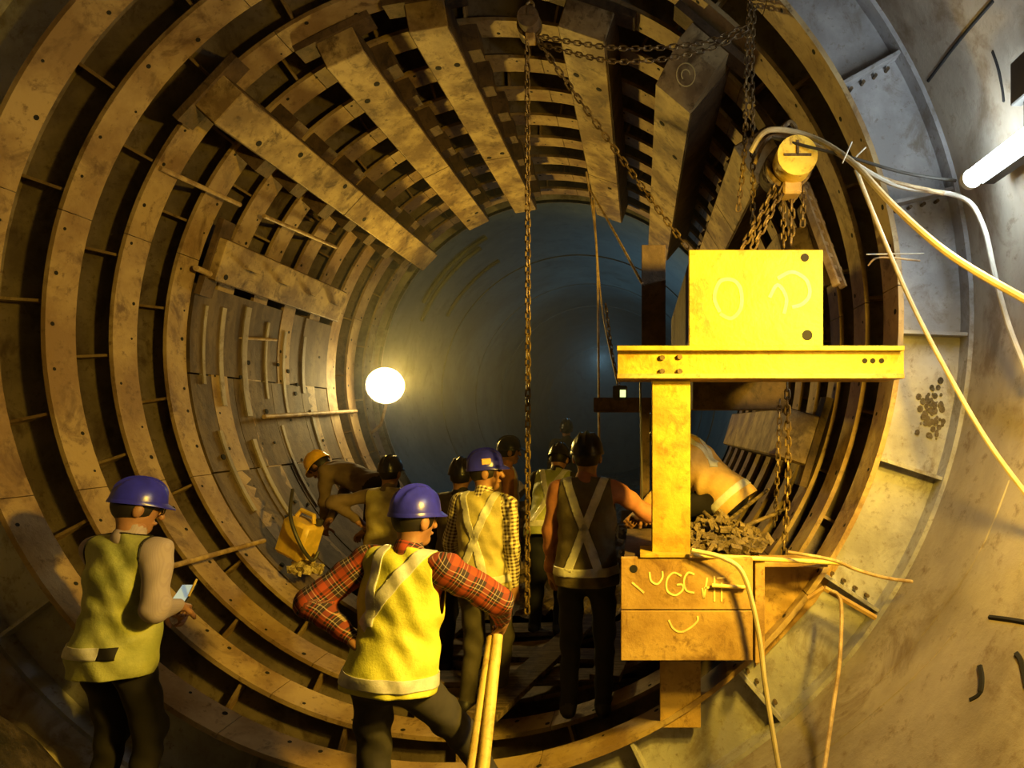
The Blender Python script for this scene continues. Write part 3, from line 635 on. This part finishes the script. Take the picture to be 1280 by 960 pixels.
# ------------------------------------------------------------------ people: one continuous surface each, grown from a distance field
def surfnet(V, lo, h):
    ins = V < 0; sh = [n-1 for n in V.shape]
    acc = np.zeros((*sh, 3)); cnt = np.zeros(sh)
    cs = [(i, j, k) for i in (0, 1) for j in (0, 1) for k in (0, 1)]
    sl = lambda c: tuple(slice(c[a], c[a]+sh[a]) for a in range(3))
    for a in cs:
        for b in cs:
            if sum(b)-sum(a) == 1 and all(q >= p for p, q in zip(a, b)):
                va, vb = V[sl(a)], V[sl(b)]; cr = (va < 0) != (vb < 0)
                t = np.where(cr, va/np.where(va-vb == 0, 1, va-vb), 0)
                for x in range(3): acc[..., x] += np.where(cr, a[x]+t*(b[x]-a[x]), 0)
                cnt += cr
    mk = cnt > 0; idx = -np.ones(sh, int); idx[mk] = np.arange(mk.sum())
    cell = np.argwhere(mk); verts = (cell+acc[mk]/cnt[mk][:, None])*h+np.array(lo)
    F = []
    for ax in range(3):
        b, c = (ax+1) % 3, (ax+2) % 3
        def sub(o_ax, full):
            s = [None]*3; s[ax] = slice(o_ax, o_ax+sh[ax]); s[b] = slice(1, sh[b]); s[c] = slice(1, sh[c]); return tuple(s)
        i0, i1 = ins[sub(0, 1)], ins[sub(1, 1)]
        ch = np.argwhere(i0 != i1)
        if not len(ch): continue
        fl = i0[tuple(ch.T)]
        def cid(db, dc):
            q = ch.copy(); q[:, b] += db; q[:, c] += dc; return idx[tuple(q.T)]
        quad = np.stack([cid(0, 0), cid(1, 0), cid(1, 1), cid(0, 1)], 1)
        quad[~fl] = quad[~fl][:, ::-1]
        F.append(quad)
    return verts, np.concatenate(F), cell
def eval_prims(prims, h, pad=.05, fold=0.):
    los, his = [], []
    for p in prims:
        if p['t'] == 'c':
            r = max(p['r1'], p['r2']); los.append(np.minimum(p['a'], p['b'])-r); his.append(np.maximum(p['a'], p['b'])+r)
        else:
            r = max(p['r']); los.append(p['a']-r); his.append(p['a']+r)
    lo = np.min(los, 0)-pad; hi = np.max(his, 0)+pad; n = np.ceil((hi-lo)/h).astype(int)+1
    V = np.full(n, .5); I = np.zeros(n, int); D = np.full(n, .5)
    for pi, p in enumerate(prims):
        a = np.maximum(np.floor((los[pi]-.09-lo)/h).astype(int), 0); b = np.minimum(np.ceil((his[pi]+.09-lo)/h).astype(int)+1, n)
        g = np.stack(np.meshgrid(*[lo[x]+h*np.arange(a[x], b[x]) for x in range(3)], indexing='ij'), -1)
        if p['t'] == 'c':
            ab = p['b']-p['a']; t = np.clip(((g-p['a'])@ab)/max(ab@ab, 1e-9), 0, 1)
            d = np.linalg.norm(g-p['a']-t[..., None]*ab, axis=-1)-(p['r1']+(p['r2']-p['r1'])*t)
        else:
            q = (g-p['a'])@p['rot']; k0 = np.linalg.norm(q/p['r'], axis=-1); k1 = np.linalg.norm(q/(p['r']**2), axis=-1)
            d = k0*(k0-1)/np.maximum(k1, 1e-6)
        s = tuple(slice(a[x], b[x]) for x in range(3)); k = p['k']
        old = V[s]; hh = np.maximum(k-np.abs(old-d), 0)/k
        V[s] = np.minimum(old, d)-hh*hh*k*.25
        nb = d < D[s]; D[s] = np.where(nb, d, D[s]); I[s] = np.where(nb, pi, I[s])
    if fold:
        g = np.meshgrid(*[lo[x]+h*np.arange(n[x]) for x in range(3)], indexing='ij')
        V = V+fold*(np.sin(38*g[2]+5*np.sin(11*g[0]+7*g[1])+6*g[1])*.5+np.sin(23*g[0]+31*g[1]+13*g[2]+3*np.sin(17*g[2]))*.5)
    return V, I, lo
def C_(a, b, r1, r2, mat, k=.035): return dict(t='c', a=np.array(a, float), b=np.array(b, float), r1=r1, r2=r2, m=mat, k=k)
def E_(a, r, mat, k=.05, rot=None): return dict(t='e', a=np.array(a, float), r=np.array(r, float), m=mat, k=k, rot=np.eye(3) if rot is None else np.array(rot, float))
def ik(a, c, l1, l2, hint):
    a, c, hint = Vector(a), Vector(c), Vector(hint); d = c-a; L = d.length
    if L > (l1+l2)*.995: c = a+d.normalized()*(l1+l2)*.995; d = c-a; L = d.length
    x = (l1*l1-l2*l2+L*L)/(2*L); y = math.sqrt(max(l1*l1-x*x, 0)); u = d/L; p = hint-u*hint.dot(u)
    return a+u*x+p.normalized()*y, c
def hand_prims(w, d, n, s, side, curl, mat):
    """wrist w, finger direction d, palm normal n (palm side), side = +1 thumb along +u"""
    d = Vector(d).normalized(); n = Vector(n); n = (n-d*n.dot(d)).normalized(); u = d.cross(n)*side
    w = Vector(w); pr = []
    pr.append(C_(w-d*.03*s, w+d*.02*s, .026*s, .028*s, mat, .02))
    for o in (-.028, -.009, .010, .028): pr.append(C_(w+d*.01*s+u*o*.7*s, w+d*.085*s+u*o*s, .015*s, .0125*s, mat, .018))
    for o, L in ((-.031, .058), (-.0105, .074), (.0105, .080), (.031, .070)):
        p = w+d*.088*s+u*o*s; a = curl*.7
        for q, fr in enumerate((.45, .30, .25)):
            dd = d*math.cos(a)+n*math.sin(a); e = p+dd*L*fr*s
            pr.append(C_(p, e, (.0098-.0008*q)*s, (.0092-.0009*q)*s, mat, .006)); p = e; a += curl
    p = w+d*.025*s+u*.026*s
    for q, L in enumerate((.042, .032, .026)):
        dd = (d*(.62+.12*q)+u*(.75-.3*q)+n*(.25+.3*curl)).normalized(); e = p+dd*L*s; pr.append(C_(p, e, (.0135-.0015*q)*s, (.012-.0015*q)*s, mat, .008)); p = e
    return pr
def bm_cut(bm, co, no):
    bmesh.ops.bisect_plane(bm, geom=list(bm.verts)+list(bm.edges)+list(bm.faces), plane_co=co, plane_no=no, clear_outer=True)
def np_mesh(name, verts, faces):
    me = bpy.data.meshes.new(name); me.from_pydata(verts.tolist(), [], faces.tolist())
    me.polygons.foreach_set('use_smooth', [True]*len(me.polygons)); return me
HELM = {}
def helmet_mesh(mat):
    if mat in HELM: return HELM[mat]
    m = MB(); nt, npn = 56, 16; v = []
    for j in range(npn+1):
        ph = math.pi/2*j/npn
        for i in range(nt):
            th = 2*math.pi*i/nt; cp = math.cos(ph)**.8; x = .101*cp*math.cos(th); y = .122*cp*math.sin(th); z = .128*math.sin(ph)
            e = 0
            for rx, am in ((0, .015), (.042, .010), (-.042, .010)):
                if z > .035: e += am*math.exp(-((x-rx)/.009)**2)*min(1, (z-.035)/.03)
            v.append((x*(1+e*2), y*(1+e*2), z+e))
    f = [(j*nt+i, j*nt+(i+1) % nt, (j+1)*nt+(i+1) % nt, (j+1)*nt+i) for j in range(npn) for i in range(nt)]
    m.add(v, f); dome = m.mesh('helmet', mat, True)
    m = MB(); v = []
    for i in range(nt):
        th = 2*math.pi*i/nt; fw = max(0, math.sin(th))**2
        for rr, z in ((.0, .014), (.004+.034*fw, .002-.012*fw), (.004+.034*fw, -.005-.012*fw), (-.004, -.006)):
            v.append(((.101+rr)*math.cos(th), (.122+rr)*math.sin(th), z))
    m.add(v, [(i*4+j, i*4+(j+1) % 4, ((i+1) % nt)*4+(j+1) % 4, ((i+1) % nt)*4+j) for i in range(nt) for j in range(4)])
    HELM[mat] = (dome, m.mesh('brim', mat, True)); return HELM[mat]
def person(label, pos, yaw, s=1., hz=None, lean=0., side=0., wd=1., ank=None, wr=None, wl=None, er=(.6, -.6, -.4), el=(-.6, -.6, -.4), head_yaw=0., head_pitch=0.,
           shirt='s_dark', trous='t_black', vest=None, straps=(), helmet='h_blue', hand_curl=.5, pipe=False, h=.011, glasses=False, sticker=False, hem=.82, sleeve=1.0, group=None, knee=(0, 1, .1)):
    pos = Vector(pos); W = Matrix.Translation(pos) @ Matrix.Rotation(math.radians(yaw), 4, 'Z'); Wi = W.inverted()
    hz = .90*s if hz is None else hz
    T = Matrix.Translation((0, 0, hz)) @ Matrix.Rotation(math.radians(side), 4, 'Y') @ Matrix.Rotation(-math.radians(lean), 4, 'X') @ Matrix.Scale(s, 4) @ Matrix.Translation((0, 0, -.90))
    R3 = np.array(T.to_3x3())/s
    tp = lambda x, y, z: np.array(T @ Vector((x, y, z)))
    S, TR, SK, SH = shirt, trous, 'skinp', 'shoe'
    def torso(fr, rot, q):
        return [E_(fr(0, -.005, 1.25), np.array((.165*wd, .112*(.5+.5*wd), .21))*q, S, .06, rot), C_(fr(-.135*wd, -.01, 1.385), fr(.135*wd, -.01, 1.385), .062*q, .062*q, S, .05),
                E_(fr(0, .012, 1.06), np.array((.150*wd, .118*wd, .17))*q, S, .07, rot), E_(fr(0, -.015, .95), np.array((.158*wd, .122*wd, .13))*q, S, .06, rot)]
    pr = torso(tp, R3, s)
    pr.append(E_(tp(0, -.015, .90), np.array((.152*wd, .118*wd, .10))*s, TR, .05, R3))
    pr.append(C_(tp(0, -.012, 1.40), tp(0, .01, 1.50), .062*s, .052*s, SK, .03))
    pr.append(C_(tp(0, -.02, 1.425), tp(0, -.005, 1.455), .068*s, .062*s, S, .02))
    ank = ank or [(.105*s, .0, .08*s), (-.105*s, -.02, .08*s)]
    for sg, a in zip((1, -1), ank):
        hp = T @ Vector((.09*sg, -.01, .90)); kn, a = ik(hp, a, .43*s, .41*s, (knee[0]+.08*sg, knee[1], knee[2]))
        pr += [C_(hp, kn, .092*s, .068*s, TR, .05), C_(kn, a, .066*s, .052*s, TR, .03)]
        pr += [C_(a+Vector((0, -.03*s, -.03*s)), a+Vector((.02*sg*s, .13*s, -.045*s)), .045*s, .036*s, SH, .02)]
    hands = []
    for sg, w_, hint in ((1, wr, er), (-1, wl, el)):
        sh = T @ Vector((.178*sg*wd, -.01, 1.385))
        w_ = (Wi @ Vector(w_)) if w_ is not None else Vector(sh)+Vector((.05*sg, .06, -.54*s))
        e, w_ = ik(sh, w_, .285*s, .25*s, hint)
        pr += [C_(sh, e, .060*s*sleeve, .050*s*sleeve, S, .04), C_(e, w_, .050*s*sleeve, .036*s, S, .03)]
        d = (w_-e).normalized(); n = Vector((-sg, .25, 0)) if abs(d.z) > .6 else Vector((-.35*sg, 0, -1))
        hands.append(hand_prims(w_+d*.01, d, n, s, -1 if sg > 0 else 1, hand_curl, SK))
    hc = T @ Vector((0, .025, 1.585))
    Hm = Matrix.Translation(hc) @ T.to_3x3().to_4x4() @ Matrix.Rotation(-math.radians(head_yaw), 4, 'Z') @ Matrix.Rotation(-math.radians(head_pitch), 4, 'X')
    H3 = np.array(Hm.to_3x3())/s; hp_ = lambda x, y, z: np.array(Hm @ Vector((x, y, z)))
    he = [E_(hp_(0, -.012, .025), np.array((.077, .098, .102))*s, SK, .02, H3), C_(hp_(0, .025, -.045), hp_(0, .052, -.085), .056*s, .032*s, SK, .03),
          C_(hp_(0, .086, .022), hp_(0, .104, -.022), .010*s, .015*s, SK, .012), E_(hp_(0, .082, -.056), np.array((.026, .014, .010))*s, SK, .01, H3),
          C_(hp_(-.035, .078, .036), hp_(.035, .078, .036), .011*s, .011*s, SK, .014),
          E_(hp_(.080, -.012, -.008), np.array((.012, .024, .034))*s, SK, .008, H3), E_(hp_(-.080, -.012, -.008), np.array((.012, .024, .034))*s, SK, .008, H3),
          C_(hp_(0, -.02, -.04), tp(0, -.005, 1.45), .054*s, .056*s, SK, .03)]
    allv, allf, allm, allc = [], [], [], []; off = 0; mats = []
    for prims, hh, fo in [(pr, h, .006*s)]+[(he, min(h*.55, .007), 0)]+[(x, min(h*.45, .006), 0) for x in hands]:
        V, I, lo = eval_prims(prims, hh, .04, fo); v, f, cell = surfnet(V, lo, hh)
        pi = I[tuple(np.minimum(cell, np.array(I.shape)-1).T)]
        cc = np.zeros_like(v)
        for i, p in enumerate(prims):
            mk = pi == i
            if not mk.any(): continue
            if p['t'] == 'e': fr = R3; o_ = p['a']; q = (v[mk]-np.array(tp(0, 0, 1)))@fr; cc[mk] = q[:, [2, 0, 1]]
            else:
                ax = p['b']-p['a']; ax = ax/max(np.linalg.norm(ax), 1e-6); u = np.cross(ax, (0, 1, 0.01)); u /= np.linalg.norm(u); w2 = np.cross(ax, u)
                q = v[mk]-p['a']; cc[mk] = np.stack([q@ax, q@u, q@w2], 1)
        ml = []
        for p in prims:
            if p['m'] not in mats: mats.append(p['m'])
            ml.append(mats.index(p['m']))
        allv.append(v); allf.append(f+off); allm.append(np.array(ml)[pi[f[:, 0]]]); allc.append(cc); off += len(v)
    v = np.concatenate(allv); me = np_mesh('person', v, np.concatenate(allf))
    for m_ in mats: me.materials.append(M[m_])
    me.polygons.foreach_set('material_index', np.concatenate(allm).astype(np.int32))
    at = me.attributes.new('cloth', 'FLOAT_VECTOR', 'POINT'); at.data.foreach_set('vector', np.concatenate(allc).astype(np.float32).ravel())
    o = link('person', me); o.matrix_world = W; tag(o, label, 'person', group)
    # vest
    if vest:
        V, I, lo = eval_prims([dict(p, r=p['r']+.020) if p['t'] == 'e' else dict(p, r1=p['r1']+.014, r2=p['r2']+.014) for p in torso(lambda x, y, z: np.array((x, y, z)), None, 1.)+[E_((0, -.012, .85), (.178*wd, .142*wd, .17), S, .06)]], h, .04, .009)
        vv, ff, _ = surfnet(V, lo, h); me = np_mesh('vest', vv, ff); bm = bmesh.new(); bm.from_mesh(me)
        bm_cut(bm, (0, 0, hem), (0, 0, -1)); bm_cut(bm, (0, 0, 1.455), (0, .25, 1))
        for sg in (-1, 1):
            bm_cut(bm, (.178*sg*wd, 0, 1.25), Vector((.32*sg, 0, .045)))
        bm.normal_update()
        src = bm.copy()
        bm.transform(T); bm.to_mesh(me); bm.free(); me.materials.append(M[vest]); vo = link('vest', me, o)
        so = vo.modifiers.new('thick', 'SOLIDIFY'); so.thickness = .005
        def strip(planes, name='reflective_strip', mat='reflect', lift=.005):
            b2 = src.copy()
            for co, no in planes: bm_cut(b2, co, no)
            b2.normal_update()
            if len(b2.faces):
                for vt in b2.verts: vt.co += vt.normal*lift
                b2.transform(T); m2 = bpy.data.meshes.new(name); b2.to_mesh(m2); m2.materials.append(M[mat]); q = link(name, m2, vo)
                q.modifiers.new('thick', 'SOLIDIFY').thickness = .004
            b2.free()
        def line(x0, z0, x1, z1, wd, front):
            d = Vector((x1-x0, 0, z1-z0)).normalized(); n = Vector((d.z, 0, -d.x)); c = Vector((x0, 0, z0))
            e = Vector((x1, 0, z1))
            strip([(c+n*wd/2, n), (c-n*wd/2, -n), (c, -d), (e, d), ((0, 0, 0), (0, 1, 0) if not front else (0, -1, 0))])
        for st in straps:
            if st == 'X': line(-.115, 1.46, .09, .92, .05, False); line(.115, 1.46, -.09, .92, .05, False)
            if st == 'V': line(-.085, 1.48, -.06, 1.13, .052, False); line(.13, 1.48, -.10, 1.12, .058, False)
            if st == 'waist': strip([((0, 0, .935), (0, 0, 1)), ((0, 0, .885), (0, 0, -1))])
            if st == 'waist_left': strip([((0, 0, .95), (0, 0, 1)), ((0, 0, .895), (0, 0, -1)), ((.08, 0, 0), (1, 0, 0))]); strip([((0, 0, .95), (0, 0, 1)), ((0, 0, .895), (0, 0, -1)), ((.08, 0, 0), (-1, 0, 0)), ((.145, 0, 0), (1, 0, 0)), ((0, 0, 0), (0, 1, 0))], 'belt_patch', 'piping')
            if st == 'front': line(-.09, 1.46, -.09, .9, .05, True); line(.09, 1.46, .09, .9, .05, True)
        if pipe:
            pm = {}
            for e in src.edges:
                if e.is_boundary:
                    c = (e.verts[0].co+e.verts[1].co)/2; a, b = (T @ x.co for x in e.verts)
                    key = 'hem' if c.z < hem+.01 else 'neck' if abs(c.x) < .115 and c.z > 1.4 else 'r' if c.x > 0 else 'l'
                    if (a-b).length > 1e-4: pm.setdefault(key, MB()).tube([a, b], .005, 5, False)
            for key in ('neck', 'r', 'l'):
                if key in pm: pm[key].build('piping', 'piping', vo)
        src.free()
    # hair, eyes, helmet
    bm = bmesh.new(); bmesh.ops.create_uvsphere(bm, u_segments=28, v_segments=18, radius=1)
    for vt in bm.verts: vt.co = Vector((vt.co.x*.086, -.016+vt.co.y*.104, .024+vt.co.z*.106))
    bm_cut(bm, (0, 0, -.055), (0, .55, -1)); bm_cut(bm, (0, .045, 0), (0, 1, -.2))
    bm.transform(Hm); me = bpy.data.meshes.new('hair'); bm.to_mesh(me); bm.free(); me.materials.append(M['hair']); me.polygons.foreach_set('use_smooth', [True]*len(me.polygons)); link('hair', me, o)
    for sg in (-1, 1):
        bm = bmesh.new(); bmesh.ops.create_icosphere(bm, subdivisions=2, radius=.0115*s, matrix=Matrix.Translation(Hm @ Vector((.031*sg, .079, .018))))
        me = bpy.data.meshes.new('eye'); bm.to_mesh(me); bm.free(); me.materials.append(M['glass_frame']); link('eye', me, o)
    if glasses:
        m = MB()
        for sg in (-1, 1):
            m.tube([Hm @ Vector((.034*sg+.026*math.cos(b), .097, .012+.020*math.sin(b))) for b in (math.pi/6*j for j in range(13))], .003*s, 5)
            m.tube([Hm @ Vector((.06*sg, .095, .018)), Hm @ Vector((.084*sg, .03, .016)), Hm @ Vector((.084*sg, -.02, .012))], .003*s, 5)
        m.build('glasses', 'glass_frame', o)
    if helmet:
        dm, bmsh = helmet_mesh(helmet); hl = link('helmet', dm, o); hl.matrix_local = Hm @ Matrix.Translation((0, -.010, .026)) @ Matrix.Rotation(.10, 4, 'X'); link('brim', bmsh, hl)
        if sticker:
            MB().box((.086, -.02, .03), (.101, .04, .07), None, .004).build('sticker', 'sticker', hl)
    return o
def ground(px, Y, z): p = P(px, 530, Y); return (p.x, Y, z)
# man in mauve shirt at left, looking at his phone
person('man in mauve shirt, lime vest and blue helmet, looking at phone at left', ground(146, 2.95, -2.58), -10, .99, lean=7, wd=1.0, hem=.80, wr=P(220, 758, 3.10), wl=P(202, 762, 3.30), er=(.5, -.75, -.5), el=(-.6, -.3, -.6),
       head_pitch=12, head_yaw=32, shirt='s_pin', trous='t_black', vest='v_lime', straps=('waist_left',), helmet='h_blue', hand_curl=.95, sleeve=1.12, pipe=True, glasses=True)
ph = thing('phone', 'dark phone held by the man in mauve shirt', 'phone', loc=P(228, 745, 3.22))
q = Matrix.Rotation(.0, 4, 'Z') @ Matrix.Rotation(-.9, 4, 'X')
MB().box((-.04, -.006, -.075), (.04, .004, .075), q, .004).build('case', 'phone', ph); MB().box((-.035, -.0075, -.066), (.035, -.006, .066), q).build('screen', 'screen', ph)
pn = bar('pen', P(236, 745, 3.2), P(246, 724, 3.22), .006, 'pole', 'pencil in the hand of the man in mauve shirt', 'pencil')
# man in plaid shirt
p2 = ground(490, 2.68, -2.66); W2 = Matrix.Translation(p2) @ Matrix.Rotation(math.radians(-12), 4, 'Z'); W2i = W2.inverted()
person('man in red plaid shirt and yellow vest, one foot up, hand on hip', p2, -12, 1.0, hz=.955, lean=9, side=3, wd=1.08, hem=.86, ank=[tuple(W2i @ P(628, 1002, 2.98)), (-.13, -.05, .09)], wr=P(628, 776, 2.98), wl=P(440, 798, 2.64),
       er=(.8, -.3, .1), el=(-1, -.35, -.1), head_yaw=22, shirt='s_plaid', trous='t_jean', vest='v_yellow', straps=('V', 'waist'), helmet='h_blue', hand_curl=1.1, sleeve=1.28, knee=(.5, 1, .45))
# man seen from behind with crossed straps
person('man in dark vest with grey crossed straps, standing by the yellow post', ground(733, 3.7, -2.37), -2, .995, lean=2, wr=P(800, 645, 4.05), wl=P(688, 712, 3.85), er=(.8, -.5, -.3), el=(-.5, -.7, 0), shirt='s_pink', trous='t_navy', vest='v_olive', straps=('X', 'waist'), helmet='h_dark', hand_curl=.5)
# man in checked shirt
person('man in checked shirt and tan vest with crossed straps, looking right', ground(604, 3.95, -2.47), -14, .985, lean=2, wr=P(644, 748, 3.95), wl=P(560, 740, 4.2), er=(.4, -.8, 0), el=(-.5, -.7, 0), head_yaw=62, shirt='s_gingham', trous='t_olive', vest='v_tan', straps=('X', 'waist'), helmet='h_blue', sticker=True, hand_curl=.6)
person('worker in yellow helmet bending forward beside the jerrycan', ground(478, 5.45, -2.05), 78, .98, lean=72, wr=P(395, 690, 5.2), wl=P(405, 680, 5.6), head_pitch=-20, shirt='s_brown', trous='t_black', vest=None, helmet='h_yellow', h=.014)
person('man in tan vest and dark helmet behind the blue helmet of plaid shirt man', ground(482, 4.95, -2.5), -8, .95, lean=5, wr=P(455, 665, 5.1), wl=P(446, 650, 5.0), el=(-.9, -.4, -.3), shirt='s_brown', trous='t_black', vest='v_tan', straps=('waist',), helmet='h_dark', h=.014)
person('worker in black standing left of the man in checked shirt', ground(573, 4.6, -2.48), -5, .94, lean=4, shirt='s_dark', trous='t_black', vest='v_olive', helmet='h_dark', h=.015)
person('worker in orange shirt behind the man in checked shirt', ground(628, 6.0, -2.45), -70, 1., lean=4, shirt='s_orange', trous='t_navy', vest='v_orange', straps=('front',), helmet='h_dark', h=.015)
person('worker in green vest stooping behind the long chain', ground(684, 5.1, -2.36), -10, .97, lean=28, shirt='s_dark', trous='t_navy', vest='v_lime', straps=('waist', 'X'), helmet='h_dark', h=.015)
person('distant worker in the dark beyond the crossed straps man', ground(708, 8.6, -2.22), 10, .98, shirt='s_dark', trous='t_navy', helmet='h_dark', h=.018)
p10 = P(912, 624, 4.45)
person('worker in orange tan vest crouching behind the yellow post', (p10.x, p10.y, p10.z-.5), 62, 1.05, hz=.5, lean=44, side=-4, ank=[(.14, .22, .08), (-.14, .16, .08)], wr=P(826, 640, 4.6), wl=P(800, 640, 4.3), shirt='v_orange', trous='t_black', vest='v_orange', straps=('waist', 'V'), helmet='h_dark', h=.013)
